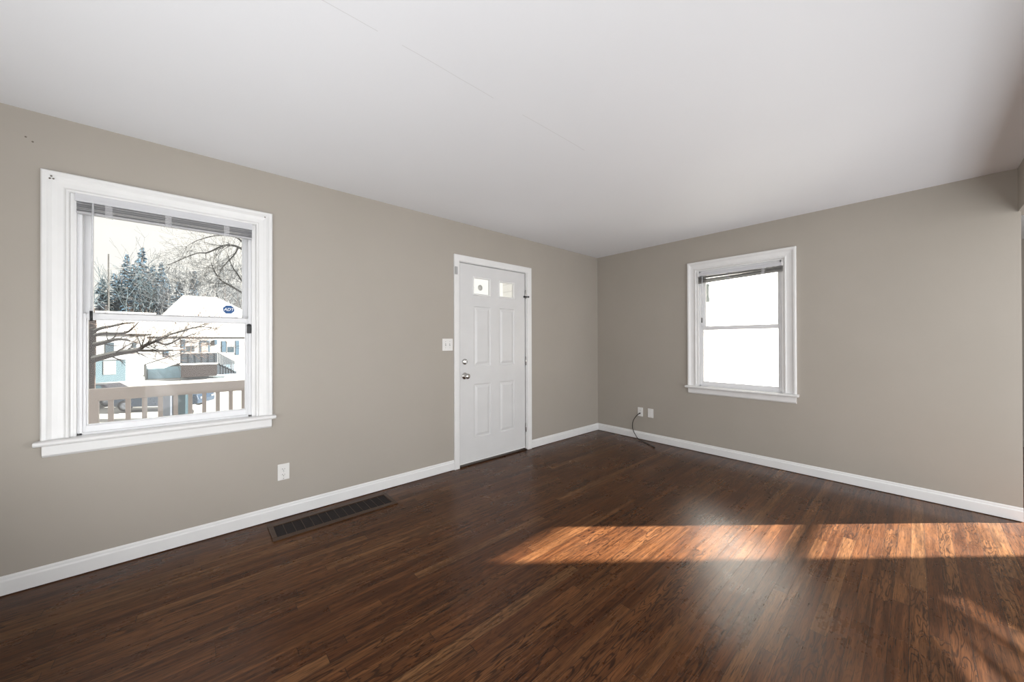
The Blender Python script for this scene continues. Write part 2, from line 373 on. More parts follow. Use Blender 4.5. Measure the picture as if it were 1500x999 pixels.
# ------------------------------------------------------------------ windows
CAS = [(0, 0), (0, .010), (.004, .016), (.011, .017), (.016, .010), (.022, .0085), (.040, .0095), (.058, .013), (.068, .020), (.074, .026), (.088, .027), (.094, .022), (.094, 0)]
def window(name, loc, rz, label):
    r = thing(name, label, 'window', loc, rz, kind='structure')      # local x along the wall, y outward, z up
    a, z0, z1 = OPW, OPZ0 + .01, OPZ1
    m = MB(); m.sweep(CAS, [(-a, z0, -1, 0), (-a, z1, -1, 1), (a, z1, 1, 1), (a, z0, 1, 0)])
    m.build('casing', TRIM, r, bevel=.0015)
    # stool with rounded nose and horns
    prof = [(.10, .720), (-.052, .720), (-.060, .724), (-.064, .7325), (-.060, .741), (-.052, .745), (.10, .745)]
    m = MB(); m.prism([(p, z) for p, z in prof if p < .001] + [], -.515, .515, 'x')
    m.v = [(x, y, z) for x, y, z in m.v]
    m2 = MB(); m2.prism([(0, .720), (-.052, .720), (-.060, .724), (-.064, .7325), (-.060, .741), (-.052, .745), (0, .745)], -.515, .515, 'x')
    m2.box(-a, a, 0, .10, .720, .745)
    m2.build('sill', TRIM, r, bevel=.002)
    m = MB(); m.prism([(0, .72), (-.018, .72), (-.018, .668), (-.012, .660), (-.006, .655), (0, .655)], -.495, .495, 'x')
    m.build('apron', TRIM, r, bevel=.0015)
    m = MB(); t = .012
    m.box(-a, -a + t, 0, TH, .745, z1); m.box(a - t, a, 0, TH, .745, z1); m.box(-a + t, a - t, 0, TH, z1 - t, z1)
    m.box(-a + t, -a + .022, .0, .018, .745, z1 - t); m.box(a - .022, a - t, .0, .018, .745, z1 - t)
    m.build('jamb', TRIM, r, bevel=.001)
    # vinyl frame: tracks each side, head, sloping sill
    m = MB()
    for sx in (-1, 1):
        for (u0, u1, y0, y1) in ((a - .028, a - t, .018, .12), (a - .040, a - .028, .018, .026), (a - .040, a - .028, .060, .068), (a - .040, a - .028, .108, .12)):
            x0, x1 = sorted((sx * u0, sx * u1)); m.box(x0, x1, y0, y1, .745, z1 - t)
    m.box(-a + t, a - t, .018, .12, z1 - .035, z1 - t); m.box(-a + t, a - t, .018, .13, .745, .757)
    m.build('track_frame', VINYL, r, bevel=.001)
    def sash(nm, x, zb, zt, y0, y1, st, rb, rt):
        m = MB(); m.box(-x, -x + st, y0, y1, zb, zt); m.box(x - st, x, y0, y1, zb, zt)
        m.box(-x + st, x - st, y0, y1, zb, zb + rb); m.box(-x + st, x - st, y0, y1, zt - rt, zt)
        b = .006  # glazing bead
        m.box(-x + st, -x + st + b, y0 + .006, y1 - .006, zb + rb, zt - rt); m.box(x - st - b, x - st, y0 + .006, y1 - .006, zb + rb, zt - rt)
        m.box(-x + st + b, x - st - b, y0 + .006, y1 - .006, zb + rb, zb + rb + b); m.box(-x + st + b, x - st - b, y0 + .006, y1 - .006, zt - rt - b, zt - rt)
        s_ = m.build(nm, VINYL, r, bevel=.0015)
        g = MB(); ym = (y0 + y1) / 2; g.quad((-x + st, ym, zb + rb), (x - st, ym, zb + rb), (x - st, ym, zt - rt), (-x + st, ym, zt - rt))
        g.build('pane', GLASS, s_)
    sash('lower_sash', .383, .757, 1.412, .028, .060, .030, .036, .030)
    sash('upper_sash', .377, 1.386, z1 - .035, .070, .102, .036, .030, .034)
    # tilt latches and sash lock
    m = MB()
    for sx in (-1, 1): m.box(sx * .33 - .02, sx * .33 + .02, .034, .054, 1.412, 1.418)
    m.build('tilt_latch', VINYL, r, bevel=.002)
    return r
w1 = window('window_1', (W1X, 0, 0), 0, 'larger white double-hung window looking out to the snowy street')
w2 = window('window_2', (0, W2Y, 0), -pi / 2, 'smaller-looking white window on the right wall, glaring white outside')
# black latch on the right track of the street window
m = MB(); m.lathe([(.0, -.016), (.0125, -.016), (.0125, .004), (.0, .006)], (.369, .012, 1.364), (0, -1, 0), 14)
m.box(.358, .380, .004, .028, 1.312, 1.364)
tag_ = m.build('latch', DARKM, w1, bevel=.003); tag_['label'] = 'black latch'
# screw holes in the head casing
m = MB()
for (hx, hz) in ((-.463, 2.118), (-.468, 2.105), (-.456, 2.106), (.455, 2.115)):
    m.lathe([(0, .0235), (.004, .0238), (.004, .0246), (0, .025)], (hx, 0, hz), (0, -1, 0), 8)
k = m.build('screw_hole', HOLE, w1); k['label'] = 'dark screw hole'

# ------------------------------------------------------------------ raised mini blinds
def blind(loc, rz, label, x0, x1, zt, hr, nsl, wand_x, wand_len, clips, drop, mat, brackets=False, skew=0):
    r = thing('mini_blind', label, 'blind', loc, rz, group='raised mini blinds')
    m = MB(); m.box(x0 + (.012 if brackets else 0), x1 - (.012 if brackets else 0), -.012, .014, zt - hr, zt)
    m.box(x0 + (.012 if brackets else 0), x1 - (.012 if brackets else 0), -.0165, -.012, zt - hr, zt - hr + .014)
    m.build('headrail', HEADM, r, bevel=.001)
    rnd = random.Random(nsl)
    m = MB(); z = zt - hr - .002
    def slat(m, zc, t, j, th, tl):
        vs = []
        for xe in (x0 + .004, x1 - .004 + j):
            dz = -skew * t * (1 - (xe - x0) / (x1 - x0))
            for (yy, zz) in ((-.0125, 0), (0, th * .8), (.0125, 0), (.0125, -th * .5), (0, th * .3), (-.0125, -th * .5)): vs.append((xe, yy + j, zc + zz + dz + tl * yy / .0125))
        n = 6; m.add(vs, [tuple(range(n)), tuple(range(2 * n - 1, n - 1, -1))] + [(i, i + n, (i + 1) % n + n, (i + 1) % n) for i in range(n)])
    for i in range(nsl):
        z -= drop / nsl; j = rnd.uniform(-.002, .002); slat(m, z + rnd.uniform(-.0012, .0012), (i + 1) / nsl, j, rnd.uniform(.0018, .0034), rnd.uniform(-.002, .003))
    m.build('slat_stack', mat, r)
    m = MB(); z -= .008
    dz = -skew; m.add([(x, y, zz + (dz if x == x0 + .004 else 0)) for zz in (z - .006, z + .005) for (x, y) in ((x0 + .004, -.013), (x1 - .004, -.013), (x1 - .004, .0125), (x0 + .004, .0125))],
        [(0, 3, 2, 1), (4, 5, 6, 7), (0, 1, 5, 4), (1, 2, 6, 5), (2, 3, 7, 6), (3, 0, 4, 7)]); m.build('bottom_rail', mat, r, bevel=.002)
    zb = z - .008
    for cx in clips:
        m = MB(); k_ = -skew * (1 - (cx - x0) / (x1 - x0)); m.box(cx - .014, cx + .014, -.0165, -.0135, zb + k_, zt - hr); m.box(cx - .014, cx + .014, -.0165, .013, zb - .002 + k_, zb + .001 + k_)
        m.build('ladder_clip', CLIP, r, bevel=.001)
    m = MB(); m.tube([(wand_x, -.020, zt - hr - .002), (wand_x, -.022, zt - hr - .03), (wand_x - .006, -.020, zt - hr - wand_len)], .0045, 6)
    wd = m.build('wand', WANDM, r)
    m = MB(); m.tube([(wand_x - .006, -.020, zt - hr - wand_len + .03), (wand_x - .006, -.020, zt - hr - wand_len - .025)], .006, 8)
    m.build('wand_tip', DARKM, wd)
    if brackets:
        m = MB()
        for (p, q) in ((x0 - .004, x0 + .012), (x1 - .012, x1 + .004)):
            m = MB(); m.box(p, q, -.018, .018, zt - hr - .002, zt + .004); m.build('bracket', TRIM, r, bevel=.001)
    return r
blind((W1X, 0, 0), 0, 'raised white mini blind bunched at the top of the street window', -.387, .386, 2.066, .052, 9, -.322, .62, (-.265, -.025, .249), .048, SLATM)
blind((0, W2Y, 0), -pi / 2, 'raised mini blind, slats coloured dark for backlight, at the top of the glaring right-hand window', -.385, .398, 2.020, .036, 20, -.335, .50, (-.08, .235), .040, SLATD, True, .026)

# sticker on the upper pane of the street window
c = on_y(335, 453.5, .083)
st = thing('security_sticker', 'small blue octagonal sticker with white lettering on the street window pane', 'sticker', c)
m = MB(); R_ = .031
m.prism([(R_ * 1.05 * cos(pi / 8 + k * pi / 4), R_ * sin(pi / 8 + k * pi / 4)) for k in range(8)], -.001, .0, 'y')
m.build('disc', BLUE, st)
f = bpy.data.curves.new('lettering', 'FONT'); f.body = 'ADT'; f.size = .026; f.align_x = 'CENTER'; f.align_y = 'CENTER'; f.extrude = .0004; f.offset = .0006; f.shear = .2
tmp = bpy.data.objects.new('lettering_curve', f); C.objects.link(tmp)
fme = bpy.data.meshes.new_from_object(tmp.evaluated_get(bpy.context.evaluated_depsgraph_get())); bpy.data.objects.remove(tmp)
fo = bpy.data.objects.new('lettering', fme); C.objects.link(fo); fo.parent = st; fo.rotation_euler = (pi / 2, 0, 0); fo.location = (0, -.0015, 0)
fme.materials.clear(); fme.materials.append(WHITEINK); fo['label'] = 'white lettering'

# ------------------------------------------------------------------ door
dr = thing('door_1', 'white six-panel entry door with two small panes on the long wall', 'door', (-1.859, 0, 0), 0, kind='structure')
DX = -1.859
def dl(x): return x - DX
DCAS = [(0, 0), (0, .010), (.006, .014), (.050, .017), (.060, .017), (.063, .013), (.063, 0)]
m = MB(); m.sweep(DCAS, [(dl(-2.322), 0, -1, 0), (dl(-2.322), 2.052, -1, 1), (dl(-1.392), 2.052, 1, 1), (dl(-1.392), 0, 1, 0)])
m.build('casing', TRIM, dr, bevel=.0015)
m = MB(); m.box(dl(-2.325), dl(-2.320), 0, TH, 0, 2.055); m.box(dl(-1.405), dl(-1.393), 0, TH, 0, 2.055); m.box(dl(-2.32), dl(-1.405), 0, TH, 2.048, 2.055)
m.box(dl(-2.325), dl(-2.30), .058, .09, 0, 2.05); m.box(dl(-1.43), dl(-1.40), .058, .09, 0, 2.05); m.box(dl(-2.32), dl(-1.4), .058, .09, 2.02, 2.05)
m.build('jamb', TRIM, dr)
SX0, SX1, SZ0, SZ1, SY = dl(-2.316), dl(-1.420), .038, 2.042, .008
panels = [(dl(-2.137), dl(-1.918), 1.000, 1.616), (dl(-1.80), dl(-1.581), 1.000, 1.616), (dl(-2.137), dl(-1.918), .266, .816), (dl(-1.80), dl(-1.581), .266, .816)]
lites = [(dl(-2.155), dl(-1.918), 1.730, 1.925), (dl(-1.812), dl(-1.577), 1.728, 1.918)]
m = MB()
xs = sorted({SX0, SX1, *[p[0] for p in panels + lites], *[p[1] for p in panels + lites]}); zs = sorted({SZ0, SZ1, *[p[2] for p in panels + lites], *[p[3] for p in panels + lites]})
for i in range(len(xs) - 1):
    for j in range(len(zs) - 1):
        cx, cz = (xs[i] + xs[i + 1]) / 2, (zs[j] + zs[j + 1]) / 2
        if any(p[0] < cx < p[1] and p[2] < cz < p[3] for p in panels + lites): continue
        m.quad((xs[i], SY, zs[j]), (xs[i + 1], SY, zs[j]), (xs[i + 1], SY, zs[j + 1]), (xs[i], SY, zs[j + 1]))
def rings(m, p, steps, fill=True):
    prev = None
    for (ins, dep) in steps:
        cur = [(p[0] + ins, SY + dep, p[2] + ins), (p[1] - ins, SY + dep, p[2] + ins), (p[1] - ins, SY + dep, p[3] - ins), (p[0] + ins, SY + dep, p[3] - ins)]
        if prev:
            for k in range(4): m.quad(prev[k], prev[(k + 1) % 4], cur[(k + 1) % 4], cur[k])
        prev = cur
    if fill: m.quad(*prev)
for p in panels: rings(m, p, [(0, 0), (.006, .007), (.013, .008), (.017, .008), (.040, .001), (.043, .0005)])
for p in lites: rings(m, p, [(0, 0), (0, .040)], False)
m.box(SX0, SX1, SY + .0400, SY + .0405, SZ0, SZ0 + .001)
m.quad((SX0, SY, SZ0), (SX0, SY + .042, SZ0), (SX0, SY + .042, SZ1), (SX0, SY, SZ1)); m.quad((SX1, SY, SZ0), (SX1, SY + .042, SZ0), (SX1, SY + .042, SZ1), (SX1, SY, SZ1))
m.quad((SX0, SY, SZ1), (SX1, SY, SZ1), (SX1, SY + .042, SZ1), (SX0, SY + .042, SZ1)); m.quad((SX0, SY, SZ0), (SX1, SY, SZ0), (SX1, SY + .042, SZ0), (SX0, SY + .042, SZ0))
for i in range(len(xs) - 1):      # outer skin
    for j in range(len(zs) - 1):
        cx, cz = (xs[i] + xs[i + 1]) / 2, (zs[j] + zs[j + 1]) / 2
        if any(p[0] < cx < p[1] and p[2] < cz < p[3] for p in lites): continue
        m.quad((xs[i], SY + .042, zs[j]), (xs[i + 1], SY + .042, zs[j]), (xs[i + 1], SY + .042, zs[j + 1]), (xs[i], SY + .042, zs[j + 1]))
slab = m.build('slab', DOORP, dr)
for p in lites:
    fr = MB(); t = .019
    fr.sweep([(0, 0), (0, .004), (-.005, .008), (-.013, .008), (-t, .001), (-t, -.012), (0, -.012)],
             [(p[0], p[2], -1, -1), (p[0], p[3], -1, 1), (p[1], p[3], 1, 1), (p[1], p[2], 1, -1), (p[0], p[2], -1, -1)])
    fr.v = [(x, y + SY, z) for x, y, z in fr.v]
    fo_ = fr.build('pane_frame', TRIM, dr, bevel=.0008)
    g = MB(); g.quad((p[0] + t, SY + .016, p[2] + t), (p[1] - t, SY + .016, p[2] + t), (p[1] - t, SY + .016, p[3] - t), (p[0] + t, SY + .016, p[3] - t)); g.build('pane', GLASS, fo_)
lx = dl(-2.044); m = MB(); m.lathe([(0, -.020), (.012, -.020), (.026, -.017), (.030, -.0165), (.030, -.0162), (0, -.0162)], (lx, SY + .0002, 1.818), (0, -1, 0), 16)  # disc added at the pane in place of a lantern outdoors
k = m.build('lantern_disc', PLATE, dr); k['label'] = 'grey disc behind the pane, stand-in for a lantern outside'
# sweep, threshold
m = MB(); m.box(SX0, SX1, SY - .003, SY + .010, .024, .037); m.build('door_sweep', TRIM, dr, bevel=.001)
m = MB(); m.box(dl(-2.32), dl(-1.405), -.012, TH, .0005, .013); k = m.build('threshold', THRESH, dr, bevel=.003); k['label'] = 'dark wood threshold'
# knob and deadbolt
kx = dl(-2.252)
m = MB(); m.lathe([(0, 0), (.034, 0), (.034, .004), (.030, .008), (.014, .011), (.011, .020), (.012, .030), (.022, .036), (.028, .046), (.028, .056), (.022, .064), (.010, .067), (0, .067)], (kx, SY, .908), (0, -1, 0), 28)
m.build('knob', CHROME, dr)
m = MB(); m.lathe([(0, 0), (.030, 0), (.030, .006), (.026, .013), (.017, .016), (0, .016)], (kx, SY, 1.052), (0, -1, 0), 28)
db = m.build('deadbolt', CHROME, dr)
m = MB(); m.box(kx - .006, kx + .006, SY - .034, SY - .014, 1.034, 1.070); m.build('thumb_turn', CHROME, db, bevel=.003)
for hz in (1.80, 1.03, .26):
    m = MB(); m.lathe([(0, -.05), (.0065, -.05), (.0065, .05), (0, .05)], (dl(-1.412), -.001, hz), (0, 0, 1), 10)
    for kz in (-.03, -.01, .01, .03): m.lathe([(0, -.0012), (.0071, -.0012), (.0071, .0012), (0, .0012)], (dl(-1.412), -.001, hz + kz), (0, 0, 1), 10)
    m.box(dl(-1.412), dl(-1.400), .001, .0045, hz - .05, hz + .05)
    m.build('hinge', CHROME, dr)
m = MB(); m.tube([(dl(-1.432), -.004, 1.772), (dl(-1.395), -.020, 1.772)], .006, 8); m.lathe([(0, 0), (.010, 0), (.010, .012), (0, .012)], (dl(-1.432), SY - .001, 1.772), (0, -1, 0), 12)
m.lathe([(0, 0), (.010, 0), (.010, .010), (0, .010)], (dl(-1.385), -.016, 1.772), (0, -1, 0), 12)
k = m.build('pin_stop', DARKM, dr); k['label'] = 'black hinge pin stop'

# magnetic contact on the casing
m = MB(); p = on_y(668.5, 395, -.018); m.box(p.x - .018, p.x + .010, -.028, -.0172, p.z - .045, p.z + .03)
tag(m.build('door_sensor', SENSOR, bevel=.003), 'small grey contact sensor near top left of the door casing', 'sensor')

# ------------------------------------------------------------------ wall plates
def plate(name, label, cat, loc, rz, w, h, group=None):
    r = thing(name, label, cat, loc, rz, group)
    m = MB(); a, b = w / 2, h / 2
    m.prism([(-a, -b), (a, -b), (a, b), (-a, b)], -.0065, 0, 'y'); m.build('cover_plate', PLATE, r, bevel=.003, seg=3)
    return r
def screw(r, x, z):
    m = MB(); m.lathe([(0, .006), (.0035, .006), (.003, .0075), (0, .0078)], (x, 0, z), (0, -1, 0), 10); m.build('screw', CHROME, r)
def duplex(r):
    for sz in (-1, 1):
        m = MB(); cz = sz * .0195
        m.prism([(.0165 * cos(t) if abs(cos(t)) < .9 else math.copysign(.0165, cos(t)), cz + max(-.0135, min(.0135, .0165 * sin(t)))) for t in [2 * pi * k / 20 for k in range(20)]], -.0085, -.006, 'y')
        f_ = m.build('receptacle', PLATE, r)
        s_ = MB()
        s_.box(-.0075, -.0055, -.0089, -.0084, cz - .002, cz + .007); s_.box(.0055, .0075, -.0089, -.0084, cz - .001, cz + .006)
        s_.lathe([(0, .0084), (.0025, .0084), (.0025, .0089), (0, .0089)], (0, 0, cz - .0075), (0, -1, 0), 10)
        s_.build('slots', SLOT, f_)
sw = plate('light_switch', 'ivory two-toggle light switch plate left of the door', 'switch', (-2.455, 0, 1.224), 0, .115, .117)
for sx in (-1, 1):
    m = MB(); x = sx * .023; m.prism([(-.005, .002), (-.018, .010), (-.018, .006), (-.0055, -.006)], x - .004, x + .004, 'x')
    tg = m.build('toggle', PLATE, sw, bevel=.001)
    m = MB(); m.box(x - .0055, x + .0055, -.0072, -.0064, -.012, .012); m.build('toggle_slot', SENSOR, sw)
    screw(sw, x, .030); screw(sw, x, -.030)
ol = plate('wall_outlet', 'white duplex outlet low on the long wall above the floor vent', 'outlet', (-3.803, 0, .326), 0, .072, .114, 'wall outlets')
duplex(ol); screw(ol, 0, 0); screw(ol, 0, -.046)
oc = plate('wall_outlet', 'white outlet near the corner with the black cable plugged in', 'outlet', (0, -.649, .348), -pi / 2, .070, .114, 'wall outlets')
duplex(oc); screw(oc, 0, 0)
ob = plate('wall_outlet', 'white wall plate without a cable, right of the cable outlet', 'outlet', (0, -.787, .350), -pi / 2, .072, .112, 'wall outlets')
m = MB(); m.box(-.016, .016, -.0085, -.006, -.033, .033); m.build('insert', PLATE, ob, bevel=.001)
screw(ob, 0, .046); screw(ob, 0, -.046)

# cable from the outlet down to the floor
pts = [(-.009, -.650, .333), (-.030, -.643, .325), (-.045, -.612, .29), (-.048, -.575, .23), (-.040, -.558, .165), (-.030, -.562, .10), (-.040, -.60, .05), (-.070, -.66, .012), (-.13, -.78, .007), (-.19, -.88, .007), (-.236, -.945, .008)]
def smooth(pts, n=8):
    P = [Vector(p) for p in pts]; P = [P[0]] + P + [P[-1]]; out = []
    for i in range(1, len(P) - 2):
        for k in range(n):
            t = k / n; a, b, c_, d = P[i - 1], P[i], P[i + 1], P[i + 2]
            out.append(.5 * ((2 * b) + (c_ - a) * t + (2 * a - 5 * b + 4 * c_ - d) * t * t + (3 * b - a - 3 * c_ + d) * t ** 3))
    return out + [P[-2]]
cb = thing('cable', 'black cable hanging from the corner outlet onto the floor', 'cable', (0, -.65, 0))
m = MB(); m.tube([p - Vector((0, -.65, 0)) for p in smooth(pts)], .0045, 8); m.build('cord', RUBBER, cb)
m = MB(); m.lathe([(0, 0), (.007, 0), (.007, .022), (.004, .026), (0, .026)], (-.0075, 0, .334), (-1, .2, -.3), 12); m.build('plug', RUBBER, cb)
m = MB(); m.tube([(-.228, -.282, .008), (-.250, -.313, .008)], .0065, 8); m.build('connector', RUBBER, cb)

# ------------------------------------------------------------------ floor register
rg = thing('floor_register', 'brown metal floor vent grille beside the long wall', 'vent', (-3.504, -.205, 0))
m = MB(); ax, ay, bx_, by_ = .405, .130, .375, .088
for (x0, x1, y0, y1) in ((-ax, ax, by_, ay), (-ax, ax, -ay, -by_), (-ax, -bx_, -by_, by_), (bx_, ax, -by_, by_)): m.box(x0, x1, y0, y1, .0005, .008)
m.build('rim', BRONZE, rg, bevel=.003)
for k in range(1, 14):
    m = MB(); x = -bx_ + 2 * bx_ * k / 14; m.box(x - .0018, x + .0018, -by_, by_, .001, .0045); m.build('divider', BRONZE, rg)
m = MB()
for k in range(1, 11):
    y = -by_ + 2 * by_ * k / 11; m.prism([(y - .003, .0008), (y - .001, .0008), (y + .003, .0048), (y + .001, .0048)], -bx_, bx_, 'x')
m.build('louvers', plain('dark_louver', (.010, .005, .004), .7), rg)
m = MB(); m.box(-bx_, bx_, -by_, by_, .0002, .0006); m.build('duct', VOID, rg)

# screw holes left in the paint by the ceiling
for (px, py) in ((37.7, 200.4), (47.8, 207.6)):
    p = on_y(px, py, 0); m = MB(); m.lathe([(0, 0), (.004, 0), (.0035, .0008), (0, .0008)], (0, 0, 0), (0, -1, 0), 8)
    tag(m.build('screw_hole', HOLE, loc=p), 'old screw hole high on the long wall, ' + ('upper left' if px < 40 else 'lower right') + ' of the pair', 'hole', 'screw holes in the wall')

# ================================================================== OUTDOORS
def gz(x, y):
    def ss(a, b, t):
        t = max(0, min(1, (t - a) / (b - a))); return t * t * (3 - 2 * t)
    z = -.7 - 2.3 * ss(3, 17, y) + 1.05 * ss(32, 41, y) + .8 * ss(50, 75, y) + 6 * ss(75, 130, y)
    return z + .04 * sin(x * .9) * cos(y * .7)
m = MB(); nx, ny = 60, 90; X0, X1, Y0, Y1 = -60, 50, -40, 130
vs = [(X0 + (X1 - X0) * i / nx, Y0 + (Y1 - Y0) * j / ny) for j in range(ny + 1) for i in range(nx + 1)]
m.add([(x, y, gz(x, y)) for x, y in vs], [(j * (nx + 1) + i, j * (nx + 1) + i + 1, (j + 1) * (nx + 1) + i + 1, (j + 1) * (nx + 1) + i) for j in range(ny) for i in range(nx)], True)
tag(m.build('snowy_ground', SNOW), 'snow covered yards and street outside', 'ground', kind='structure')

# porch
m = MB(); m.box(-9, .1, TH, 2.12, -.22, -.10)
tag(m.build('porch_deck', RAILP), 'front porch deck outside the street window', 'porch', kind='structure')
pr = thing('porch_railing', 'mauve painted porch railing with square balusters outside the street window', 'railing', (-4.5, 2.0, -.1))
zt_ = on_y(131, 570, 2.0).z; zb_ = on_y(131, 588, 2.0).z
m = MB(); m.box(-4, 2.6, -.03, .03, zb_ + .1, zt_ + .1); m.build('top_rail', RAILP, pr, bevel=.004)
m = MB(); m.box(-4, 2.6, -.02, .02, .10, .16); m.build('bottom_rail', RAILP, pr, bevel=.004)
xa = on_y(162.5, 600, 2.0).x; xb = on_y(319, 590, 2.0).x; stp = (xb - xa) / 6.97 / 1.0
bxs = [on_y(p_, 595, 2.0).x for p_ in (162.5, 188, 212, 236, 257, 278, 298, 319, 338, 357)]
stp = (bxs[-3] - bxs[0]) / 7
for k in range(-6, 16):
    m = MB(); x = bxs[0] + k * stp + 4.5
    if k == -1: continue
    m.box(x - .017, x + .017, -.018, .018, .14, zb_ + .115); m.build('baluster', RAILP, pr, bevel=.002)
xp = on_y(137, 600, 2.0).x + 4.5
for x in (xp, xp - 2.4, xp + 3.6):
    m = MB(); m.box(x - .032, x + .032, -.034, .034, 0, zb_ + .12); m.build('post', RAILP, pr, bevel=.004)

# ---- white house with navy shutters (across the street)
HY = 42.0
def hp(px, py, Y=HY): return on_y(px, py, Y)
ha = thing('house', 'white house with navy shutters and brown deck across the street', 'house', (hp(300, 547).x, HY, gz(-4, HY)))
HO = ha.location.copy()
def part(m, name, mat, parent, org, bevel=0):
    m.v = [(a - org.x, b - org.y, c_ - org.z) for a, b, c_ in m.v]
    return m.build(name, mat, parent, bevel=bevel)
xl, xr = hp(216, 500).x, 3.2
zg, ze = HO.z - .3, hp(300, 491.5).z
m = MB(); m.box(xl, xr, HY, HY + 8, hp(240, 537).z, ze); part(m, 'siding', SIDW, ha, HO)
m = MB(); m.box(xl + .02, xr - .02, HY + .03, HY + 7.9, zg, hp(240, 537).z); part(m, 'foundation', FOUND, ha, HO)
zr = hp(290, 434, HY + 4).z
m = MB(); xi0, xi1 = hp(268, 437, HY + 4).x, xr + .4
m.add([(xl - .4, HY - .4, ze), (xi1, HY - .4, ze), (xi1, HY + 8.4, ze), (xl - .4, HY + 8.4, ze), (xi0, HY + 4, zr), (hp(318, 437, HY + 4).x, HY + 4, zr), (xl - .4, HY - .4, ze - .12), (xi1, HY - .4, ze - .12), (xi1, HY + 8.4, ze - .12), (xl - .4, HY + 8.4, ze - .12)],
      [(0, 1, 5, 4), (1, 2, 5), (2, 3, 4, 5), (3, 0, 4), (0, 6, 7, 1), (1, 7, 8, 2), (2, 8, 9, 3), (3, 9, 6, 0), (6, 9, 8, 7)])
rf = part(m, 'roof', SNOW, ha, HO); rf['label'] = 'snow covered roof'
def facade(px0, px1, py0, py1, name, mat, par, org, Y, dep=.06):
    a, b = hp(px0, py0, Y), hp(px1, py1, Y); m = MB(); m.box(a.x, b.x, Y - dep, Y + .02, b.z, a.z); return part(m, name, mat, par, org)
for (a, b, c_, d) in ((266, 271, 497, 517), (325, 331, 499.5, 515.5), (345, 350.5, 499, 519.5), (240, 247, 514, 522.5)): facade(a, b, c_, d, 'shutter', SHUT, ha, HO, HY, .08)
for (a, b, c_, d) in ((271.5, 286, 499, 516), (332, 344, 500, 517)):
    wf = facade(a, b, c_, d, 'window', GARD, ha, HO, HY, .05); facade(a + 1.2, b - 1.2, c_ + 8, d - 1, 'pane', PANEO, wf, HO, HY, .07)
df = facade(292.5, 307.5, 499, 529, 'door', SHUT, ha, HO, HY, .05); facade(295, 305, 502, 527, 'door_glass', plain('pale_storm_door', (.10, .09, .085), .4), df, HO, HY, .08)
m = MB(); p = hp(316, 500); m.box(p.x - .1, p.x + .1, HY - .25, HY, p.z - .3, p.z + .15); part(m, 'porch_lamp', SHUT, ha, HO)
# dormer
p0, p1 = hp(302, 482, HY + 1.5), hp(321, 470, HY + 1.5)
m = MB(); m.box(p0.x, p1.x, HY + 1.5, HY + 4, p0.z - .4, p1.z); m.prism([(p0.x - .2, p1.z), (p1.x + .2, p1.z), ((p0.x + p1.x) / 2, p1.z + .6)], HY + 1.3, HY + 4); part(m, 'dormer', SIDW, ha, HO)
for (a, b) in ((305, 309.5), (312, 319)): facade(a, b, 475, 481, 'dormer_pane', PANEO, ha, HO, HY + 1.5, .05)
# deck
dk = thing('deck', 'brown wooden deck with stairs at the white house across the street', 'deck', (hp(292, 546).x, HY - 2, gz(-4, HY - 2)))
DO = dk.location.copy(); DY = HY - 3
za, zd, zl = hp(290, 516.5, DY).z, hp(290, 532, DY).z, hp(290, 547, DY).z
x0, x1 = hp(265, 530, DY).x, hp(318, 530, DY).x
m = MB(); m.box(x0, x1, DY, HY, zl - .3, zd - .12); k = part(m, 'skirt', DECKB, dk, DO)
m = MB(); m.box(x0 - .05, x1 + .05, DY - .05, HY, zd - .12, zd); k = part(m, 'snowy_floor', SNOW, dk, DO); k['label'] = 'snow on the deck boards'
m = MB(); m.box(x0, x1, DY - .02, DY + .06, za - .06, za); m.box(x0, x0 + .06, DY, HY, za - .06, za); m.box(x1 - .06, x1, DY + .5, HY, za - .06, za); part(m, 'handrail', GARD, dk, DO)
m = MB(); nb = 60
for i in range(nb + 1):
    x = x0 + (x1 - x0) * i / nb; wdt = .05 if i % 11 == 0 else .024
    m.box(x - wdt, x + wdt, DY, DY + .05, zd, za - .05)
part(m, 'balusters', DECKR, dk, DO)
ns = 7; xs1 = hp(346, 545, DY).x
m = MB()
for i in range(ns):
    t0, t1 = i / ns, (i + 1) / ns; m.box(x1 + (xs1 - x1) * t0, x1 + (xs1 - x1) * t1 + .05, DY + .1, DY + 1.3, zl - .2, zd - (zd - zl) * t1)
part(m, 'stairs', DECKR, dk, DO)
for yy in (DY + .05, DY + 1.3):
    m = MB(); m.tube([(x1, yy, za), (xs1, yy, za - (zd - zl))], .045, 6); part(m, 'stair_rail', GARD, dk, DO)
for yy in (DY + .05, DY + 1.3):
    m = MB()
    for i in range(1, 12):
        t = i / 12; x = x1 + (xs1 - x1) * t; m.box(x - .025, x + .025, yy - .025, yy + .025, zd - (zd - zl) * t - .1, za - (zd - zl) * t)
    part(m, 'stair_balusters', DECKR, dk, DO)

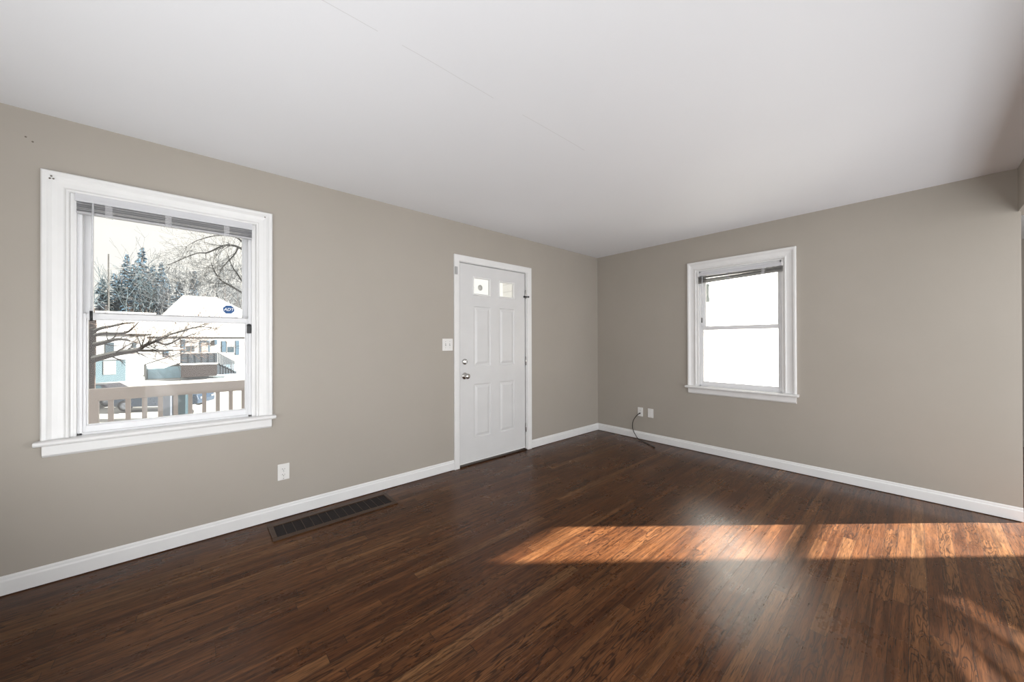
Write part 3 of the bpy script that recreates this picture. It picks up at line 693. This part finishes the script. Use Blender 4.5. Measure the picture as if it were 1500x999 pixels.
# ---- second house, left
BY = 41.0
hb = thing('house', 'white house with blue garage walls on the left across the street', 'house', (hp(170, 547, BY).x, BY, gz(-14, BY)))
BO = hb.location.copy()
def bp(px, py): return hp(px, py, BY)
xl, xr = bp(112, 500).x, bp(214, 500).x
m = MB(); m.box(xl, xr, BY, BY + 8, bp(170, 527).z, bp(170, 487).z); m.box(bp(184, 540).x, xr, BY, BY + 7, BO.z - .8, bp(170, 527).z); part(m, 'siding', SIDW, hb, BO)
m = MB(); m.box(xl, bp(184, 540).x, BY - .05, BY + 7, BO.z - .8, bp(170, 528).z); part(m, 'garage_wall', plain('blue_garage_wall', (.030, .048, .058), .8, 0, .2, .1), hb, BO)
facade(152, 170, 529, 548, 'garage_door', GARD, hb, BO, BY, .12)
z0 = bp(170, 487).z; zr = bp(170, 452).z
m = MB(); m.prism([(BY - .5, z0 - .1), (BY - .5, z0), (BY + 4, zr), (BY + 8.5, z0), (BY + 8.5, z0 - .1)], xl - .4, xr + .4, 'x'); k = part(m, 'roof', SNOW, hb, BO); k['label'] = 'snow covered roof'
for (a, b, c_, d) in ((135, 142, 508, 523), (154, 168, 501, 519), (194, 200.5, 501, 510)):
    wf = facade(a, b, c_, d, 'window', GARD, hb, BO, BY, .05); facade(a + .8, b - .8, c_ + .8, d - .8, 'pane', plain('hazy_pane', (.012, .018, .023), .2), wf, BO, BY, .08)

# ---- neighbour seen through the right-hand window
nbh = thing('house', 'sunlit white clapboard house close outside the right-hand window', 'house', (4.6, -.5, -.8), radians(0))
m = MB(); m.box(-2.6, 3.2, 0, 5, 0, 5.0); m.build('siding', SIDN, nbh)
m = MB(); m.box(-2.9, 3.5, -.35, 5.3, 5.0, 5.2); k = m.build('eave', TRIM, nbh)
p = on_y(1035.5, 450, -.56)
dn = thing('downspout', 'grey downspout with elbow at left edge of the right-hand window view', 'downspout', (p.x, p.y, -.8))
zz = on_y(1035.5, 424, -.56).z + .8
m = MB(); m.tube([(0, 0, 0), (0, 0, zz - .1)], .032, 8); m.build('pipe', plain('pale_downspout', (.55, .56, .55), .5), dn)
m = MB(); m.tube([(0, 0, zz - .22), (0, 0, zz - .06), (-.03, -.01, zz + .04), (-.06, -.03, zz + .09)], .05, 10); m.build('elbow', plain('grey_fitting', (.10, .12, .13), .5), dn)

# ---- cars and bins
def car(name, label, loc, rz, paint, L=4.7):
    r = thing(name, label, 'car', loc, rz, 'parked cars')
    h = L / 2
    body = [(-h, .35), (-h + .03, .62), (-h + .25, .86), (-h + 1.15, .93), (h - .75, .98), (h - .08, .90), (h, .60), (h - .03, .32), (h - .5, .24), (-h + .5, .24)]
    m = MB(); m.prism(body, -.86, .86, 'y'); m.build('body', paint, r, bevel=.07, seg=3)
    m = MB(); lo = [(-h + 1.0, -.80, .92), (h - .6, -.80, .96), (h - .6, .80, .96), (-h + 1.0, .80, .92)]; hi = [(-h + 1.75, -.64, 1.42), (h - 1.25, -.64, 1.44), (h - 1.25, .64, 1.44), (-h + 1.75, .64, 1.42)]
    m.add(lo + hi, [(0, 1, 5, 4), (1, 2, 6, 5), (2, 3, 7, 6), (3, 0, 4, 7), (4, 5, 6, 7)]); m.build('cabin', paint, r, bevel=.05)
    m = MB()
    for sy in (-1, 1):
        for (a, b, c_, d) in ((-h + 1.35, -h + 2.15, -h + 1.95, -h + 2.15), (-h + 2.25, h - 1.05, -h + 2.25, h - 1.40)):
            m.quad((a, sy * .803, .98), (b, sy * .803, .98), (d, sy * .665, 1.38), (c_, sy * .665, 1.38))
    m.build('side_glass', plain('car_glass', (.02, .04, .05), .1), r)
    for sx in (-h + .85, h - .9):
        for sy in (-.80, .80):
            m = MB(); m.lathe([(0, -.1), (.30, -.1), (.335, -.07), (.335, .07), (.30, .1), (.2, .1), (0, .09)], (sx, sy, .335), (0, 1 if sy > 0 else -1, 0), 20)
            wh = m.build('wheel', TYRE, r)
            m = MB(); m.lathe([(0, .09), (.05, .112), (.2, .105), (.215, .095), (0, .08)], (sx, sy, .335), (0, 1 if sy > 0 else -1, 0), 10); m.build('hub', ALLOY, wh)
    for ly in (-.55, .55):
        m = MB(); m.box(h - .05, h + .02, ly - .15, ly + .15, .62, .74); m.build('lamp', ALLOY, r)
    return r
q = at(241, 560, 22.6); fx = Vector((RGT.x, RGT.y, 0))
angc = math.atan2(RGT.y, RGT.x) + radians(12)
car('parked_car', 'dark blue car parked behind the two bins beyond the porch railing', (q.x, q.y, at(240, 597.5, 22.6).z), angc, CARP)
q = at(132, 560, 23.5)
car('parked_car', 'black car parked farthest left beyond the porch railing', (q.x, q.y, at(140, 594, 23.5).z), angc, CARK, 4.9)
def bin_(label, px, py0, py1, dep, wpx, mat):
    b = at(px, py1, dep); t = at(px, py0, dep); hgt = t.z - b.z; wd = wpx * dep / FPX / 2
    r = thing('wheeled_bin', label, 'bin', (b.x, b.y, b.z), angc, 'wheeled bins')
    m = MB(); m.add([(-wd * .8, -wd * .8, .05), (wd * .8, -wd * .8, .05), (wd * .8, wd * .8, .05), (-wd * .8, wd * .8, .05), (-wd, -wd * 1.1, hgt * .9), (wd, -wd * 1.1, hgt * .9), (wd, wd * 1.1, hgt * .9), (-wd, wd * 1.1, hgt * .9)],
                    [(0, 3, 2, 1), (0, 1, 5, 4), (1, 2, 6, 5), (2, 3, 7, 6), (3, 0, 4, 7), (4, 5, 6, 7)]); m.build('body', mat, r, bevel=.03)
    m = MB(); m.box(-wd * 1.06, wd * 1.06, -wd * 1.2, wd * 1.2, hgt * .9, hgt * .97); m.prism([(-wd * 1.0, hgt * .97), (wd * 1.0, hgt * .97), (wd * .7, hgt * 1.02), (-wd * .7, hgt * 1.02)], -wd, wd); m.build('lid', mat, r, bevel=.02)
    for sx in (-1, 1):
        m = MB(); m.lathe([(0, -.03), (.13, -.03), (.13, .03), (0, .03)], (sx * wd * .85, wd * .9, .13), (1, 0, 0), 14); m.build('wheel', TYRE, r)
    return r
bin_('grey wheeled bin beyond the porch railing, left of the teal bin', 247, 571, 610, 19.6, 16, BING)
bin_('teal wheeled bin beyond the porch railing', 269, 571, 608, 19.8, 15, BINT)

# ---- trees
def grow(m, p, d, length, rad, depth, rnd, spread=.6, kids=3, up=.08, minr=.004, seg=4):
    n = 4 if depth > 1 else 3; pts = [p]; dd = d.copy()
    for i in range(n):
        dd = (dd + Vector((rnd.uniform(-1, 1), rnd.uniform(-1, 1), rnd.uniform(-1, 1))) * .16 + Vector((0, 0, up))).normalized()
        pts.append(pts[-1] + dd * length / n)
    rr = [max(minr, rad * (1 - .55 * i / n)) for i in range(n + 1)]
    m.tube(pts, rr, seg if depth > 1 else 3, False)
    if depth <= 0: return
    for k in range(kids):
        i = rnd.choice(range(1, n + 1)) if k else n
        ax = d.orthogonal().normalized(); ax = Quaternion(d, rnd.uniform(0, 2 * pi)) @ ax
        nd = Quaternion(ax, rnd.uniform(.35, 1) * spread) @ dd
        grow(m, pts[i], nd, length * rnd.uniform(.58, .82), rr[i] * .68, depth - 1, rnd, spread, kids, up, minr, seg)
def bare_tree(label, base, h, seed, mat, depth=5, kids=3, spread=.75, group='bare trees across the street', minr=.012, lean=(0, 0)):
    rnd = random.Random(seed)
    r = thing('bare_tree', label, 'tree', base, 0, group)
    tr = h * .02
    m = MB(); m.tube([(0, 0, -.5), (lean[0] * .3, lean[1] * .3, h * .15), (lean[0], lean[1], h * .3)], [tr * 1.3, tr, tr * .8], 8); m.build('trunk', mat, r)
    m = MB()
    for k in range(4):
        a = 2 * pi * k / 4 + rnd.uniform(-.5, .5); t = rnd.uniform(.35, .9)
        st_ = Vector((lean[0], lean[1], h * .3)) * (1 if k < 3 else .8)
        grow(m, st_, Vector((cos(a) * t, sin(a) * t, 1)).normalized(), h * .30, tr * .6, depth - 1, rnd, spread, kids, .06, minr)
    m.build('branches', mat, r)
    return r
def spruce(label, base, h, w, seed):
    rnd = random.Random(seed); r = thing('spruce_tree', label, 'tree', base, 0, 'blue-grey evergreens behind the houses')
    m = MB(); m.tube([(0, 0, -.5), (0, 0, h)], [h * .016, .02], 6); m.build('trunk', BARK, r)
    m = MB(); n = int(h * 20)
    for i in range(n):
        t = (i + rnd.random()) / n; z = h * (.06 + .94 * t); L = w * (1 - t) ** .8 * rnd.uniform(.55, 1.1) + .15; a = rnd.uniform(0, 2 * pi)
        dx, dy = cos(a), sin(a)
        for s in (-.28, 0, .28):
            c2, s2 = cos(a + s), sin(a + s); l2 = L * (1 if s == 0 else .75); wv = .16 + .10 * L
            m.add([(dx * .05, dy * .05, z), (c2 * l2 * .6 - s2 * wv, s2 * l2 * .6 + c2 * wv, z - l2 * .12), (c2 * l2, s2 * l2, z - l2 * .30), (c2 * l2 * .6 + s2 * wv, s2 * l2 * .6 - c2 * wv, z - l2 * .12), (c2 * l2 * .55, s2 * l2 * .55, z - l2 * .02 - .18)],
                  [(0, 1, 2), (0, 2, 3), (0, 4, 2)])
    m.build('needles', HAZY, r)
    return r
def base_at(px, Y):
    p = on_y(px, 500, Y); return (p.x, Y, gz(p.x, Y))
# evergreens: (px, top py, Y)
for i, (px, py, Y, wd, lab) in enumerate((
        (208, 362, 66, 3.6, 'tallest blue-grey evergreen behind the left house'), (186, 372, 70, 3.0, 'slim blue-grey evergreen left of the tallest one'),
        (224, 388, 64, 3.8, 'broad blue-grey evergreen just right of the tallest one'), (243, 404, 68, 3.4, 'short blue-grey evergreen behind the ridge of the white house'),
        (262, 412, 66, 3.2, 'low blue-grey evergreen rising over the snowy roof ridge'), (168, 400, 74, 2.8, 'leftmost blue-grey evergreen behind the utility pole'),
        (285, 396, 72, 2.6, 'blue-grey evergreen at the right of the snowy roof'), (196, 386, 60, 3.2, 'nearest blue-grey evergreen, in front of the tallest one'),
        (150, 408, 68, 3.2, 'dark evergreen at far left edge of the upper pane'), (236, 384, 74, 3.4, 'blue-grey evergreen right of the broad one, farther back'),
        (178, 404, 62, 3.4, 'low wide blue-grey evergreen over the roof of the left house'))):
    b = base_at(px, Y); spruce(lab, b, on_y(px, py, Y).z - b[2], wd, 40 + i)
for i, (px, py, Y, dep, lab) in enumerate((
        (150, 376, 60, 5, 'bare tree at far left behind the left house'), (176, 366, 58, 5, 'bare tree behind the roof of the left house'),
        (232, 360, 60, 5, 'tall bare tree rising over the blue-grey evergreens'), (302, 372, 56, 6, 'bare tree directly behind the white house roof'),
        (330, 376, 58, 6, 'bare tree right of the snowy roof, above the sticker'), (352, 384, 60, 6, 'bare tree farthest right behind the white house'),
        (282, 384, 62, 5, 'small bare tree behind the middle of the snowy roof'))):
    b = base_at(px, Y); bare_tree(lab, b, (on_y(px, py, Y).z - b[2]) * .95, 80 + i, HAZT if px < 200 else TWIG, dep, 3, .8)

# big street tree: trunk just left of the view, limbs reaching across it
def limb_tree(label, trunk, limbs, seed, mat, snow=True, twig=5, tl=.7):
    rnd = random.Random(seed); base = Vector(trunk[0]); r = thing('street_tree', label, 'tree', base)
    m = MB(); tp = smooth([Vector(p) - base for p in trunk[1]], 5); n = len(tp)
    m.tube(tp, [trunk[2] + (trunk[3] - trunk[2]) * i / (n - 1) for i in range(n)], 10); m.build('trunk', mat, r)
    for (pp, r0, r1, tw) in limbs:
        pts = smooth([Vector(p) - base for p in pp], 6); n = len(pts); rr = [r0 + (r1 - r0) * i / (n - 1) for i in range(n)]
        m = MB(); m.tube(pts, rr, 7)
        for k in range(tw):
            i = rnd.randrange(n // 4, n); d = (pts[min(i + 1, n - 1)] - pts[i - 1]).normalized()
            ax = Quaternion(d, rnd.uniform(0, 2 * pi)) @ d.orthogonal().normalized(); nd = Quaternion(ax, rnd.uniform(.4, 1.0)) @ d
            grow(m, pts[i], nd, tl * rnd.uniform(.6, 1.2), max(.008, rr[i] * .4), 2, rnd, .7, 3, .03, .004)
        lb = m.build('limb', mat, r)
        if snow:
            s_ = MB(); s_.tube([p + Vector((0, 0, rr[i] * .95)) for i, p in enumerate(pts)], [x * .8 for x in rr], 6); k = s_.build('snow', SNOW, lb); k['label'] = 'snow lying on the limb'
    return r
D = 13.0
def A(px, py, d=D): return at(px, py, d)
gp = A(127, 560); gp.z = gz(gp.x, gp.y)
limb_tree('large dark snow-dusted street tree at left edge of the lower pane', (gp, [gp, A(129, 545), A(131, 510), A(133, 470), A(128, 440)], .20, .12),
          [([A(131, 529), A(150, 524), A(172, 518.5), A(200, 514), A(212, 507), A(228, 500), A(250, 490, 12.5)], .10, .02, 26),
           ([A(131, 507), A(150, 503), A(168, 498), A(184, 498), A(205, 503, 13.4)], .07, .012, 8),
           ([A(132, 489), A(146, 482), A(165, 478), A(182, 474), A(198, 473)], .055, .012, 5),
           ([A(133, 494), A(150, 489), A(170, 489), A(186, 487), A(196, 479), A(203, 472)], .05, .012, 4),
           ([A(200, 514), A(222, 514), A(245, 514), A(268, 511, 13.5)], .04, .012, 20),
           ([A(228, 500), A(244, 505), A(262, 497), A(285, 489, 12.8)], .03, .008, 24),
           ([A(250, 490, 12.5), A(268, 485, 12.2), A(290, 479, 12.2), A(312, 480, 12.2)], .025, .008, 26)], 5, BARK)
D = 15.0
gq = A(372, 540); gq.z = gz(gq.x, gq.y)
limb_tree('pale bare tree with limbs arching across right of the upper pane', (gq, [gq, A(371, 480), A(372, 420), A(376, 340)], .22, .15),
          [([A(372, 400), A(362, 372), A(349, 362), A(335, 359), A(324, 361), A(304, 370), A(289, 371), A(267, 379), A(243, 390)], .05, .010, 16),
           ([A(349, 362), A(344, 372), A(332, 385), A(322, 396)], .03, .008, 9),
           ([A(372, 440), A(340, 420), A(323, 410), A(313, 395), A(309, 384)], .04, .008, 12),
           ([A(372, 380), A(350, 350), A(320, 345), A(290, 352), A(272, 362)], .035, .006, 8),
           ([A(372, 440), A(350, 405), A(340, 390), A(333, 372)], .035, .008, 10)], 9, PALET, False, 4, .9)

# utility pole and wire
ub = base_at(159, 55); ut = on_y(159, 372, 55).z
up = thing('utility_pole', 'thin wooden utility pole at upper left behind the houses', 'pole', ub)
m = MB(); m.tube([(0, 0, -.3), (0, 0, ut - ub[2])], [.10, .06], 8); m.build('shaft', POLE, up)
m = MB(); a_, b_ = on_y(100, 452, 30), on_y(380, 466, 30); pts = [a_.lerp(b_, t / 20) - Vector((0, 0, .25 * 4 * (t / 20) * (1 - t / 20))) for t in range(21)]
m.tube(pts, .012, 4); tag(m.build('utility_wire', POLE), 'thin overhead wire crossing the street window view', 'wire')
